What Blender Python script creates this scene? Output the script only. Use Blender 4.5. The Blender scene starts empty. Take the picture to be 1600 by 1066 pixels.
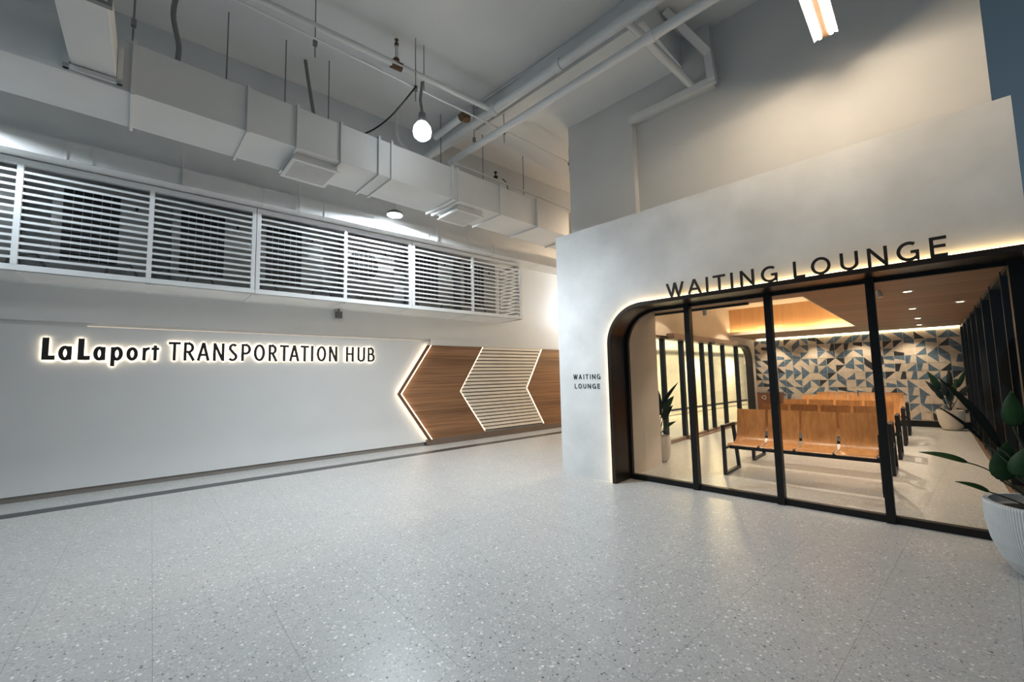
import bpy, bmesh, math, random
from mathutils import Vector, Matrix
random.seed(7)
PI = math.pi
SC = bpy.context.scene
COL = SC.collection
# ------------------------------------------------------------------ camera
CAM_H = 1.65
YAW, PITCH, ROLL = (math.radians(a) for a in (-44.787, 4.7835, -1.225))
F_PX = 653.34
fwd = Vector((math.sin(YAW) * math.cos(PITCH), math.cos(YAW) * math.cos(PITCH), math.sin(PITCH)))
rt = Vector((math.cos(YAW), -math.sin(YAW), 0))
up = rt.cross(fwd)
R_ = math.cos(ROLL) * rt + math.sin(ROLL) * up
U_ = -math.sin(ROLL) * rt + math.cos(ROLL) * up
cam = bpy.data.cameras.new('camera')
cam.sensor_width = 36.0
cam.lens = F_PX / 1600 * 36
cam.clip_start = 0.05
camo = bpy.data.objects.new('camera', cam)
COL.objects.link(camo)
M = Matrix.Identity(4)
for i in range(3):
    M[i][0], M[i][1], M[i][2] = R_[i], U_[i], -fwd[i]
M[0][3], M[1][3], M[2][3] = 0, 0, CAM_H
camo.matrix_world = M
SC.camera = camo
# ------------------------------------------------------------------ exposure, world
vs = SC.view_settings
vs.view_transform = 'Standard'
vs.look = 'None'
vs.gamma = 1
vs.use_curve_mapping = False
vs.exposure = 0.0
W = bpy.data.worlds.new('dusk'); SC.world = W
W.use_nodes = True
nt = W.node_tree; nt.nodes.clear()
wo = nt.nodes.new('ShaderNodeOutputWorld'); bg = nt.nodes.new('ShaderNodeBackground')
tc = nt.nodes.new('ShaderNodeTexCoord'); sx = nt.nodes.new('ShaderNodeSeparateXYZ'); cr = nt.nodes.new('ShaderNodeValToRGB')
nt.links.new(tc.outputs['Generated'], sx.inputs[0]); nt.links.new(sx.outputs['Z'], cr.inputs[0])
cr.color_ramp.elements[0].position = 0.05; cr.color_ramp.elements[0].color = (0.085, 0.13, 0.165, 1)
cr.color_ramp.elements[1].position = 0.75; cr.color_ramp.elements[1].color = (0.017, 0.026, 0.036, 1)
nt.links.new(cr.outputs[0], bg.inputs[0]); bg.inputs[1].default_value = 1.0
nt.links.new(bg.outputs[0], wo.inputs[0])
# ------------------------------------------------------------------ frames of reference
D = math.radians(4.493)
RS = PI / 2 - D                      # the sign wall runs 4.5 degrees off the lounge's axes
AS = Vector((math.sin(D), math.cos(D), 0)); NS = Vector((math.cos(D), -math.sin(D), 0))
def S(u, d, z=0.0):                  # along the sign wall, distance towards it, height
    return AS * u - NS * d + Vector((0, 0, z))

# lights of the hall's lamps, in and out of view, plus added fill
def lamp(kind, name, loc, watts, col=(1, 1, 1), size=0.15, aim=None, spot=None, blend=0.6):
    l = bpy.data.lights.new(name, kind)
    l.energy = watts; l.color = col
    if kind == 'AREA': l.size = size
    else: l.shadow_soft_size = size
    if spot: l.spot_size = math.radians(spot); l.spot_blend = blend
    o = bpy.data.objects.new(name, l); COL.objects.link(o); o.location = loc
    if aim is not None:
        o.rotation_euler = (Vector(aim) - Vector(loc)).to_track_quat('-Z', 'Y').to_euler()
    return o
COOL = (0.82, 0.92, 1.0); WARM = (1.0, 0.77, 0.58); NEUT = (1.0, 0.9, 0.78)
lamp('SPOT', 'hall_lamp_or_fill', (-2.4, -1.6, 5.6), 140, COOL, 0.2, (-2.4, -1.6, 0), 172, 0.4)  # added fill light behind the camera, without a fixture
lamp('SPOT', 'hall_lamp_or_fill', S(2.87, 5.25, 5.06), 950, COOL, 0.15, S(2.87, 5.25, 0), 138, 0.9)
lamp('SPOT', 'hall_lamp_or_fill', S(3.61, 7.75, 4.915), 620, COOL, 0.08, S(3.61, 7.75, 0), 178, 0.1)
lamp('SPOT', 'hall_lamp_or_fill', S(-2.3, 7.75, 4.915), 190, COOL, 0.08, S(-2.5, 7.75, 0), 178, 0.1)
lamp('POINT', 'hall_lamp_or_fill', S(10.9, 8.3, 3.75), 110, (0.92, 0.96, 1.0), 0.12)
lamp('SPOT', 'hall_lamp_or_fill', S(9.5, 5.6, 6.0), 500, (1.0, 0.74, 0.5), 0.15, S(9.5, 5.6, 0), 172, 0.5)  # added warm spot that brightens the chevron slats; no lamp hangs here
for u in (15, 19, 23):
    lamp('SPOT', 'corridor_light', S(u, 8.7, 2.55), 780, (1.0, 0.70, 0.34), 0.06, S(u, 9.1, 0.0), 140, 0.8)
    lamp('POINT', 'corridor_light', S(u, 6.9, 2.9), 330, (1.0, 0.72, 0.38), 0.1)

# ------------------------------------------------------------------ materials
MATS = {}
def mat(name, col, rough=0.6, metal=0.0, noise=None, bump=None, spec=0.5, emit=None, estr=0.0):
    if name in MATS: return MATS[name]
    m = bpy.data.materials.new(name); m.use_nodes = True
    t = m.node_tree; b = t.nodes['Principled BSDF']
    b.inputs['Base Color'].default_value = (*col, 1); b.inputs['Roughness'].default_value = rough
    b.inputs['Metallic'].default_value = metal; b.inputs['Specular IOR Level'].default_value = spec
    if emit:
        b.inputs['Emission Color'].default_value = (*emit, 1); b.inputs['Emission Strength'].default_value = estr
    tc = t.nodes.new('ShaderNodeTexCoord')
    sc, amt = noise or (3.0, 0.03)
    n = t.nodes.new('ShaderNodeTexNoise'); n.inputs['Scale'].default_value = sc; n.inputs['Detail'].default_value = 5
    t.links.new(tc.outputs['Object'], n.inputs['Vector'])
    r = t.nodes.new('ShaderNodeValToRGB')
    r.color_ramp.elements[0].position = 0.3; r.color_ramp.elements[1].position = 0.7
    r.color_ramp.elements[0].color = (*[c * (1 - amt) for c in col], 1)
    r.color_ramp.elements[1].color = (*[min(1, c * (1 + amt)) for c in col], 1)
    t.links.new(n.outputs['Fac'], r.inputs[0]); t.links.new(r.outputs[0], b.inputs['Base Color'])
    if bump:
        bp = t.nodes.new('ShaderNodeBump'); bp.inputs['Strength'].default_value = bump[1]
        n2 = t.nodes.new('ShaderNodeTexNoise'); n2.inputs['Scale'].default_value = bump[0]
        t.links.new(tc.outputs['Object'], n2.inputs['Vector']); t.links.new(n2.outputs['Fac'], bp.inputs['Height'])
        t.links.new(bp.outputs[0], b.inputs['Normal'])
    MATS[name] = m
    return m
def emis(name, col, s):
    if name in MATS: return MATS[name]
    m = bpy.data.materials.new(name); m.use_nodes = True
    t = m.node_tree; t.nodes.clear()
    o = t.nodes.new('ShaderNodeOutputMaterial'); e = t.nodes.new('ShaderNodeEmission')
    e.inputs[0].default_value = (*col, 1); e.inputs[1].default_value = s
    t.links.new(e.outputs[0], o.inputs[0]); MATS[name] = m
    return m
def wood(name, c1, c2, axis, rough=0.4, stretch=14.0, scale=2.2, planks=None):
    """grain running along axis (0, 1 or 2) of the object's own space"""
    if name in MATS: return MATS[name]
    m = bpy.data.materials.new(name); m.use_nodes = True
    t = m.node_tree; b = t.nodes['Principled BSDF']; b.inputs['Roughness'].default_value = rough
    tc = t.nodes.new('ShaderNodeTexCoord'); mp = t.nodes.new('ShaderNodeMapping')
    s = [stretch * scale] * 3; s[axis] = scale * 0.35
    mp.inputs['Scale'].default_value = s
    t.links.new(tc.outputs['Object'], mp.inputs[0])
    n = t.nodes.new('ShaderNodeTexNoise'); n.inputs['Scale'].default_value = 1.0; n.inputs['Detail'].default_value = 6
    n.inputs['Distortion'].default_value = 0.35
    t.links.new(mp.outputs[0], n.inputs['Vector'])
    r = t.nodes.new('ShaderNodeValToRGB'); r.color_ramp.elements[0].position = 0.32; r.color_ramp.elements[1].position = 0.72
    r.color_ramp.elements[0].color = (*c1, 1); r.color_ramp.elements[1].color = (*c2, 1)
    t.links.new(n.outputs['Fac'], r.inputs[0])
    out = r.outputs[0]
    if planks:
        ax, w = planks
        sp = t.nodes.new('ShaderNodeSeparateXYZ'); t.links.new(tc.outputs['Object'], sp.inputs[0])
        dv = t.nodes.new('ShaderNodeMath'); dv.operation = 'DIVIDE'; dv.inputs[1].default_value = w
        t.links.new(sp.outputs[ax], dv.inputs[0])
        fl = t.nodes.new('ShaderNodeMath'); fl.operation = 'FLOOR'; t.links.new(dv.outputs[0], fl.inputs[0])
        wn = t.nodes.new('ShaderNodeTexWhiteNoise'); wn.noise_dimensions = '1D'; t.links.new(fl.outputs[0], wn.inputs['W'])
        mr = t.nodes.new('ShaderNodeMapRange'); mr.inputs['To Min'].default_value = 0.78; mr.inputs['To Max'].default_value = 1.15
        t.links.new(wn.outputs['Value'], mr.inputs['Value'])
        mx = t.nodes.new('ShaderNodeMix'); mx.data_type = 'RGBA'; mx.blend_type = 'MULTIPLY'; mx.inputs['Factor'].default_value = 1
        cb = t.nodes.new('ShaderNodeCombineColor')
        for k in range(3): t.links.new(mr.outputs[0], cb.inputs[k])
        t.links.new(out, mx.inputs[6]); t.links.new(cb.outputs[0], mx.inputs[7]); out = mx.outputs[2]
    t.links.new(out, b.inputs['Base Color'])
    MATS[name] = m
    return m
def terrazzo():
    m = bpy.data.materials.new('terrazzo'); m.use_nodes = True
    t = m.node_tree; b = t.nodes['Principled BSDF']
    b.inputs['Roughness'].default_value = 0.33; b.inputs['Specular IOR Level'].default_value = 0.42
    tc = t.nodes.new('ShaderNodeTexCoord')
    def N(k, **kw):
        n = t.nodes.new(k)
        for a, v in kw.items():
            if a in ('operation', 'data_type', 'blend_type', 'feature', 'noise_dimensions'): setattr(n, a, v)
        return n
    def math_(op, a, bb=None):
        n = N('ShaderNodeMath', operation=op)
        for i, v in enumerate((a, bb)):
            if v is None: continue
            if isinstance(v, (int, float)): n.inputs[i].default_value = v
            else: t.links.new(v, n.inputs[i])
        return n.outputs[0]
    def mix(fac, a, c):
        n = N('ShaderNodeMix', data_type='RGBA')
        if isinstance(fac, (int, float)): n.inputs['Factor'].default_value = fac
        else: t.links.new(fac, n.inputs['Factor'])
        for i, v in ((6, a), (7, c)):
            if isinstance(v, tuple): n.inputs[i].default_value = (*v, 1)
            else: t.links.new(v, n.inputs[i])
        return n.outputs[2]
    n0 = N('ShaderNodeTexNoise'); n0.inputs['Scale'].default_value = 1.3; n0.inputs['Detail'].default_value = 4
    t.links.new(tc.outputs['Object'], n0.inputs['Vector'])
    wob = N('ShaderNodeTexNoise'); wob.inputs['Scale'].default_value = 70
    t.links.new(tc.outputs['Object'], wob.inputs['Vector'])
    col = mix(n0.outputs['Fac'], (0.37, 0.375, 0.37), (0.45, 0.45, 0.44))
    wv = N('ShaderNodeMix', data_type='RGBA', blend_type='LINEAR_LIGHT'); wv.inputs['Factor'].default_value = 0.012
    t.links.new(tc.outputs['Object'], wv.inputs[6]); t.links.new(wob.outputs['Color'], wv.inputs[7])
    def chips(col, scale, thr, rad, colors):
        v = N('ShaderNodeTexVoronoi'); v.inputs['Scale'].default_value = scale
        t.links.new(wv.outputs[2], v.inputs['Vector'])
        sp = N('ShaderNodeSeparateColor'); t.links.new(v.outputs['Color'], sp.inputs[0])
        near = math_('LESS_THAN', v.outputs['Distance'], math_('MULTIPLY', sp.outputs[1], rad))
        pick = math_('GREATER_THAN', sp.outputs[0], thr)
        c = mix(sp.outputs[2], colors[0], colors[1])
        return mix(math_('MULTIPLY', near, pick), col, c)
    col = chips(col, 85, 0.40, 0.75, ((0.25, 0.255, 0.255), (0.57, 0.57, 0.55)))
    col = chips(col, 52, 0.70, 0.52, ((0.52, 0.52, 0.50), (0.78, 0.78, 0.75)))
    col = chips(col, 55, 0.78, 0.46, ((0.07, 0.07, 0.072), (0.26, 0.24, 0.22)))
    col = chips(col, 24, 0.90, 0.36, ((0.55, 0.55, 0.53), (0.70, 0.70, 0.67)))
    sp = N('ShaderNodeSeparateXYZ'); t.links.new(tc.outputs['Object'], sp.inputs[0])
    j = None
    for o, off in ((sp.outputs[0], 0.065), (sp.outputs[1], 0.035)):
        fr = math_('FRACT', math_('ADD', math_('DIVIDE', math_('SUBTRACT', o, off), 0.6655), 200.0))
        lt = math_('LESS_THAN', fr, 0.005)
        j = lt if j is None else math_('MAXIMUM', j, lt)
    col = mix(math_('MULTIPLY', j, 0.8), col, (0.18, 0.18, 0.18))
    t.links.new(col, b.inputs['Base Color'])
    return m
def glass_mat(tint=(0.93, 0.95, 0.94), refl=1.0):
    m = bpy.data.materials.new('clear_glass'); m.use_nodes = True
    t = m.node_tree; t.nodes.clear()
    o = t.nodes.new('ShaderNodeOutputMaterial'); mx = t.nodes.new('ShaderNodeMixShader')
    tr = t.nodes.new('ShaderNodeBsdfTransparent'); gl = t.nodes.new('ShaderNodeBsdfGlossy'); fr = t.nodes.new('ShaderNodeFresnel')
    fr.inputs['IOR'].default_value = 1.45; tr.inputs[0].default_value = (*tint, 1); gl.inputs['Roughness'].default_value = 0.0
    gm = t.nodes.new('ShaderNodeNewGeometry'); iv = t.nodes.new('ShaderNodeMath'); iv.operation = 'SUBTRACT'; iv.inputs[0].default_value = 1.0
    mu = t.nodes.new('ShaderNodeMath'); mu.operation = 'MULTIPLY'
    t.links.new(gm.outputs['Backfacing'], iv.inputs[1]); t.links.new(iv.outputs[0], mu.inputs[0]); t.links.new(fr.outputs[0], mu.inputs[1])
    t.links.new(mu.outputs[0], mx.inputs[0]); t.links.new(tr.outputs[0], mx.inputs[1]); t.links.new(gl.outputs[0], mx.inputs[2])
    t.links.new(mx.outputs[0], o.inputs[0])
    return m
m_wall = mat('white_wall_paint', (0.70, 0.71, 0.71), 0.55, noise=(1.2, 0.02))
m_ceil = mat('ceiling_paint', (0.66, 0.66, 0.65), 0.75, noise=(1.0, 0.04))
m_beam = mat('beam_paint', (0.66, 0.67, 0.67), 0.75, noise=(1.5, 0.04))
m_cem = mat('microcement', (0.72, 0.715, 0.70), 0.6, noise=(1.7, 0.11), bump=(5, 0.05))
m_upw = mat('upper_wall_paint', (0.60, 0.60, 0.59), 0.7, noise=(1.5, 0.03))
m_duct = mat('painted_duct', (0.66, 0.66, 0.65), 0.5, noise=(1.5, 0.04))
m_pipe = mat('painted_pipe', (0.68, 0.68, 0.67), 0.45)
m_rod = mat('galvanised_rod', (0.22, 0.22, 0.22), 0.5, 0.4)
m_rust = mat('rusty_fitting', (0.12, 0.065, 0.03), 0.8, noise=(30, 0.4))
m_louv = mat('white_powder_coat', (0.82, 0.84, 0.85), 0.4)
m_blk = mat('black_metal', (0.008, 0.008, 0.008), 0.42, 0.0, spec=0.3)
m_brz = mat('dark_bronze_metal', (0.035, 0.026, 0.02), 0.28, 0.5, noise=(4, 0.1))
m_lett = mat('black_letter_paint', (0.014, 0.011, 0.009), 0.4)
m_floor = terrazzo()
m_strip = mat('dark_floor_strip', (0.045, 0.046, 0.048), 0.35, noise=(40, 0.3))
m_wood = wood('walnut_board', (0.19, 0.09, 0.042), (0.37, 0.195, 0.10), 0, 0.42, 16, 1.6, (2, 0.17))
m_wedge = wood('walnut_edge', (0.12, 0.055, 0.025), (0.22, 0.11, 0.05), 0, 0.45, 14, 2)
m_slat = mat('cream_slat', (0.86, 0.77, 0.65), 0.5)
m_slatb = mat('slat_gap_brown', (0.045, 0.022, 0.012), 0.7)
m_plinth = mat('brown_plinth', (0.17, 0.125, 0.095), 0.35)
m_led = emis('warm_led', (1.0, 0.80, 0.52), 6.0)
m_led2 = emis('warm_led_soft', (1.0, 0.82, 0.56), 3.5)
m_groove = emis('groove_led', (1.0, 0.84, 0.66), 0.65)
m_halo = emis('letter_halo_led', (1.0, 0.84, 0.62), 11.0)
m_arch = emis('arch_led', (1.0, 0.70, 0.34), 8.5)
m_cove = emis('cove_led', (1.0, 0.76, 0.44), 50.0)
m_bulb = emis('cool_lamp', (0.86, 0.95, 1.0), 15.0)
m_disc = emis('cool_lamp_disc', (0.84, 0.94, 1.0), 30.0)
m_tube = emis('fluorescent_tube', (1.0, 0.80, 0.58), 190.0)
m_dl = emis('downlight', (1.0, 0.84, 0.6), 14.0)
m_glass = glass_mat()
m_lceil = wood('ceiling_board', (0.24, 0.125, 0.065), (0.36, 0.20, 0.11), 0, 0.45, 22, 1.0, (1, 0.24))
m_lface = wood('cove_board', (0.50, 0.27, 0.12), (0.60, 0.33, 0.15), 2, 0.5, 10, 2)
m_plas = mat('lounge_plaster', (0.70, 0.63, 0.54), 0.6)
m_ply = wood('bent_plywood', (0.36, 0.16, 0.05), (0.52, 0.26, 0.09), 2, 0.32, 10, 2.5)
m_chrome = mat('chrome', (0.75, 0.73, 0.70), 0.2, 1.0)
m_tc = mat('cream_tile', (0.64, 0.54, 0.45), 0.35, noise=(9, 0.12))
m_tb = mat('blue_tile', (0.11, 0.17, 0.245), 0.3, noise=(9, 0.25))
m_td = mat('charcoal_tile', (0.035, 0.037, 0.04), 0.3, noise=(9, 0.25))
m_grout = mat('grout', (0.80, 0.72, 0.62), 0.7)
m_pot = mat('white_fibre_pot', (0.60, 0.61, 0.61), 0.55, noise=(12, 0.04))
m_potw = mat('warm_white_pot', (0.66, 0.60, 0.54), 0.5)
m_soil = mat('soil', (0.025, 0.02, 0.016), 0.9, noise=(40, 0.5))
m_leaf = mat('green_leaf', (0.012, 0.045, 0.010), 0.5, spec=0.3, noise=(6, 0.3))
m_leafd = mat('dark_leaf', (0.008, 0.013, 0.008), 0.55, spec=0.25, noise=(6, 0.3))
m_stem = mat('leaf_stalk', (0.03, 0.04, 0.02), 0.5)
m_ac = mat('condenser_casing', (0.36, 0.36, 0.35), 0.5, noise=(3, 0.05))
m_grille = mat('condenser_grille', (0.015, 0.016, 0.018), 0.5)
m_bin = wood('bin_board', (0.20, 0.065, 0.02), (0.28, 0.10, 0.035), 2, 0.4, 8, 3)
m_white = mat('white_print', (0.8, 0.78, 0.72), 0.6)
m_grey = mat('grey_plastic', (0.14, 0.145, 0.15), 0.5)
m_opdoor = mat('door_operator_brown', (0.16, 0.10, 0.065), 0.4)

# ------------------------------------------------------------------ mesh helpers
class MB:
    def __init__(s): s.bm = bmesh.new()
    def box(s, x0, y0, z0, x1, y1, z1, mi=0):
        v = [s.bm.verts.new(p) for p in ((x0, y0, z0), (x1, y0, z0), (x1, y1, z0), (x0, y1, z0), (x0, y0, z1), (x1, y0, z1), (x1, y1, z1), (x0, y1, z1))]
        for f in ((0, 3, 2, 1), (4, 5, 6, 7), (0, 1, 5, 4), (1, 2, 6, 5), (2, 3, 7, 6), (3, 0, 4, 7)):
            s.bm.faces.new([v[i] for i in f]).material_index = mi
        return s
    def face(s, pts, mi=0):
        f = s.bm.faces.new([s.bm.verts.new(p) for p in pts]); f.material_index = mi
        return s
    def prism(s, poly, y0, y1, mi=0, plane='xz'):
        """polygon in the xz (or xy) plane, extruded along the third axis"""
        def P(p, h): return (p[0], h, p[1]) if plane == 'xz' else (p[0], p[1], h)
        a = [s.bm.verts.new(P(p, y0)) for p in poly]; b = [s.bm.verts.new(P(p, y1)) for p in poly]
        n = len(poly)
        s.bm.faces.new(a).material_index = mi; s.bm.faces.new(b[::-1]).material_index = mi
        for i in range(n):
            s.bm.faces.new((a[i], b[i], b[(i + 1) % n], a[(i + 1) % n])).material_index = mi
        return s
    def tube(s, pts, r, n=8, mi=0, cap=True):
        pts = [Vector(p) for p in pts]; rings = []
        rr = r if isinstance(r, (list, tuple)) else [r] * len(pts)
        ref = None
        for i, p in enumerate(pts):
            t = (pts[min(i + 1, len(pts) - 1)] - pts[max(i - 1, 0)]).normalized()
            if ref is None: ref = Vector((0, 0, 1)) if abs(t.z) < 0.9 else Vector((1, 0, 0))
            a = t.cross(ref).normalized(); b = t.cross(a)
            ref = -b.cross(t).cross(t) if False else ref
            rings.append([s.bm.verts.new(p + rr[i] * (math.cos(2 * PI * k / n) * a + math.sin(2 * PI * k / n) * b)) for k in range(n)])
        for i in range(len(rings) - 1):
            for k in range(n):
                s.bm.faces.new((rings[i][k], rings[i][(k + 1) % n], rings[i + 1][(k + 1) % n], rings[i + 1][k])).material_index = mi
        if cap:
            s.bm.faces.new(rings[0][::-1]).material_index = mi; s.bm.faces.new(rings[-1]).material_index = mi
        return s
    def lathe(s, prof, n=32, c=(0, 0, 0), mi=0, ribs=0, depth=0.0, closed=False):
        rings = []
        for r, z in prof:
            ring = []
            for k in range(n):
                rr = r * (1 - (depth if (ribs and k % 2) else 0))
                ring.append(s.bm.verts.new((c[0] + rr * math.cos(2 * PI * k / n), c[1] + rr * math.sin(2 * PI * k / n), c[2] + z)))
            rings.append(ring)
        for i in range(len(rings) - 1):
            for k in range(n):
                s.bm.faces.new((rings[i][k], rings[i][(k + 1) % n], rings[i + 1][(k + 1) % n], rings[i + 1][k])).material_index = mi
        s.bm.faces.new(rings[0][::-1]).material_index = mi
        s.bm.faces.new(rings[-1]).material_index = mi
        return s
    def bar(s, a, b, w, h, mi=0, upv=(0, 0, 1)):
        """rectangular bar between two points, w across and h along upv"""
        a, b = Vector(a), Vector(b); t = (b - a).normalized(); u = Vector(upv)
        x = t.cross(u).normalized(); y = x.cross(t)
        v = []
        for p in (a, b):
            for sx_, sy_ in ((-1, -1), (1, -1), (1, 1), (-1, 1)):
                v.append(s.bm.verts.new(p + x * w / 2 * sx_ + y * h / 2 * sy_))
        for f in ((3, 2, 1, 0), (4, 5, 6, 7), (0, 1, 5, 4), (1, 2, 6, 5), (2, 3, 7, 6), (3, 0, 4, 7)):
            s.bm.faces.new([v[i] for i in f]).material_index = mi
        return s
def obj(name, mb, m, parent=None, loc=(0, 0, 0), rz=0.0, smooth=False, bevel=0.0, solid=0.0):
    me = bpy.data.meshes.new(name)
    bmesh.ops.recalc_face_normals(mb.bm, faces=mb.bm.faces[:])
    mb.bm.to_mesh(me); mb.bm.free()
    for x in (m if isinstance(m, (list, tuple)) else [m]): me.materials.append(x)
    if smooth:
        for p in me.polygons: p.use_smooth = True
    o = bpy.data.objects.new(name, me); COL.objects.link(o)
    o.location = loc; o.rotation_euler = (0, 0, rz)
    if parent: o.parent = parent
    if solid:
        q = o.modifiers.new('thickness', 'SOLIDIFY'); q.thickness = solid; q.offset = 0
    if bevel:
        q = o.modifiers.new('bevel', 'BEVEL'); q.width = bevel; q.segments = 2; q.limit_method = 'ANGLE'
    if smooth:
        try: me.set_sharp_from_angle(angle=math.radians(40))
        except Exception: pass
    return o
def tag(o, label, cat, group=None, kind=None):
    if label: o['label'] = label
    if cat: o['category'] = cat
    if group: o['group'] = group
    if kind: o['kind'] = kind
    return o
def thing(name, label, cat, loc=(0, 0, 0), rz=0.0, group=None):
    o = bpy.data.objects.new(name, None); COL.objects.link(o); o.empty_display_size = 0.1
    o.location = loc; o.rotation_euler = (0, 0, rz)
    return tag(o, label, cat, group)
def struct(name, mb, m, label=None, cat=None, loc=(0, 0, 0), rz=0.0, parent=None, **k):
    o = obj(name, mb, m, parent, loc, rz, **k)
    if not parent: tag(o, label, cat, None, 'structure')
    return o
def dup(root, loc, label=None, group=None, rz=None):
    r = root.copy(); COL.objects.link(r); r.location = loc
    if rz is not None: r.rotation_euler = (0, 0, rz)
    if label: r['label'] = label
    if group: r['group'] = group
    for ch in list(root.children):
        c = ch.copy(); COL.objects.link(c); c.parent = r
        for g in ch.children:
            d = g.copy(); COL.objects.link(d); d.parent = c
    return r
def arc(cx, cy, r, a0, a1, n):
    return [(cx + r * math.cos(math.radians(a0 + (a1 - a0) * i / n)), cy + r * math.sin(math.radians(a0 + (a1 - a0) * i / n))) for i in range(n + 1)]

# ------------------------------------------------------------------ letter strokes
def offset_poly(pts, t, closed=False):
    n = len(pts); L, Rr = [], []
    for i in range(n):
        p = Vector(pts[i])
        a = Vector(pts[i - 1]) if (i > 0 or closed) else None
        c = Vector(pts[(i + 1) % n]) if (i < n - 1 or closed) else None
        d1 = (p - a).normalized() if a is not None else None
        d2 = (c - p).normalized() if c is not None else None
        if d1 is None: d1 = d2
        if d2 is None: d2 = d1
        n1 = Vector((-d1.y, d1.x)); n2 = Vector((-d2.y, d2.x))
        m = (n1 + n2)
        m = m.normalized() if m.length > 1e-6 else n1
        k = min(1.0 / max(m.dot(n1), 0.3), 2.2)
        L.append(p + m * k * t / 2); Rr.append(p - m * k * t / 2)
    return L, Rr
def glyph(ch, w, h, t):
    """centre-line strokes of one letter, w wide and h tall, stroke t"""
    e = t / 2
    E = lambda cx, cy, rx, ry, a0, a1, n=14: [(cx + rx * math.cos(math.radians(a0 + (a1 - a0) * i / n)), cy + ry * math.sin(math.radians(a0 + (a1 - a0) * i / n))) for i in range(n + 1)]
    O = lambda cx, cy, rx, ry: (E(cx, cy, rx, ry, 0, 360, 28)[:-1], True)
    if ch == 'L': return [([(e, h), (e, e), (w, e)], False)]
    if ch == 'T': return [([(0, h - e), (w, h - e)], False), ([(w / 2, h - e), (w / 2, 0)], False)]
    if ch == 'I': return [([(w / 2, 0), (w / 2, h)], False)]
    if ch == 'H': return [([(e, 0), (e, h)], False), ([(w - e, 0), (w - e, h)], False), ([(e, h * .52), (w - e, h * .52)], False)]
    if ch == 'N': return [([(e, 0), (e, h)], False), ([(w - e, 0), (w - e, h)], False), ([(e, h - e * .4), (w - e, e * .4)], False)]
    if ch == 'A': return [([(e * .8, 0), (w / 2, h)], False), ([(w - e * .8, 0), (w / 2, h)], False), ([(w * .2, h * .33), (w * .8, h * .33)], False)]
    if ch == 'W': return [([(e * .8, h), (w * .30, 0)], False), ([(w * .30, 0), (w * .5, h)], False), ([(w * .5, h), (w * .70, 0)], False), ([(w * .70, 0), (w - e * .8, h)], False)]
    if ch == 'O': return [O(w / 2, h / 2, w / 2 - e, h / 2 - e)]
    if ch == 'U': return [([(e, h)] + E(w / 2, w / 2 * 1.0, w / 2 - e, w / 2 - e, 180, 360) + [(w - e, h)], False)]
    if ch == 'E': return [([(w, h - e), (e, h - e), (e, e), (w, e)], False), ([(e, h * .53), (w * .92, h * .53)], False)]
    if ch == 'P': return [([(e, 0), (e, h)], False), ([(e, h - e), (w * .45, h - e)] + E(w * .45, h * .72 - e / 2, w * .55 - e, h * .28 - e / 2, 90, -90) + [(e, h * .44)], False)]
    if ch == 'R': return [([(e, 0), (e, h)], False), ([(e, h - e), (w * .42, h - e)] + E(w * .42, h * .74 - e / 2, w * .48 - e, h * .26 - e / 2, 90, -90) + [(e, h * .48)], False), ([(w * .42, h * .49), (w - e * .7, 0)], False)]
    if ch == 'B': return [([(e, 0), (e, h)], False), ([(e, h - e), (w * .42, h - e)] + E(w * .42, h * .765 - e / 2, w * .46 - e, h * .235 - e / 2, 90, -90) + [(e, h * .53)], False),
                          ([(w * .4, h * .53)] + E(w * .46, h * .265 + e / 2, w * .54 - e, h * .265 - e / 2, 90, -90) + [(e, e)], False)]
    if ch == 'S': return [(E(w * .52, h * .745, w * .48 - e, h * .255 - e, 35, 240, 12) + E(w * .46, h * .25, w * .52 - e, h * .26 - e, 62, -150, 14), False)]
    if ch == 'G': return [(E(w * .55, h / 2, w * .55 - e, h / 2 - e, 55, 308, 22) + [(w - e, h * .10), (w - e, h * .46), (w * .62, h * .46)], False)]
    if ch == 'a': return [O(w / 2 - e * .15, h / 2, w / 2 - e * .9, h / 2 - e * .7), ([(w - e, 0), (w - e, h)], False)]
    if ch == 'o': return [O(w / 2, h / 2, w / 2 - e, h / 2 - e * .8)]
    if ch == 'p': return [O(w / 2 + e * .15, h / 2, w / 2 - e * .9, h / 2 - e * .7), ([(e, -h * .45), (e, h)], False)]
    if ch == 'r': return [([(e, 0), (e, h)], False), ([(e, h * .62)] + E(w * .9, h * .58, w * .9 - e, h * .36, 170, 95, 8) + [(w, h * .93)], False)]
    if ch == 't': return [([(w * .5, 0), (w * .5, h * 1.2)], False), ([(0, h * .93), (w, h * .93)], False)]
def letter_mesh(ch, w, h, t, y0, y1, x0=0.0, z0=0.0, mb=None):
    mb = mb or MB()
    for k, (pts, closed) in enumerate(glyph(ch, w, h, t)):
        L, Rr = offset_poly(pts, t, closed)
        n = len(pts); eps = 0.0002 * k
        ring = []
        for a, b in zip(L, Rr):
            ring.append([mb.bm.verts.new((x0 + p.x, y, z0 + p.y)) for p, y in ((a, y0 - eps), (b, y0 - eps), (b, y1), (a, y1))])
        for i in range(n if closed else n - 1):
            q, r = ring[i], ring[(i + 1) % n]
            for j in range(4):
                mb.bm.faces.new((q[j], q[(j + 1) % 4], r[(j + 1) % 4], r[j]))
        if not closed:
            mb.bm.faces.new(ring[0][::-1]); mb.bm.faces.new(ring[-1])
    return mb

# ================================================================== SETTING
WD = 9.27                                  # distance of the sign wall
struct('floor', MB().box(-7, -7, -0.05, 42, WD + 1.0, 0.0), m_floor, 'pale grey terrazzo floor of the hall', 'floor', rz=RS)
struct('trim_1', MB().box(-7, 8.27, 0.0, 42, 8.53, 0.003), m_strip, 'dark inlaid strip in the floor along the sign wall', 'floor strip', rz=RS)
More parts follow.
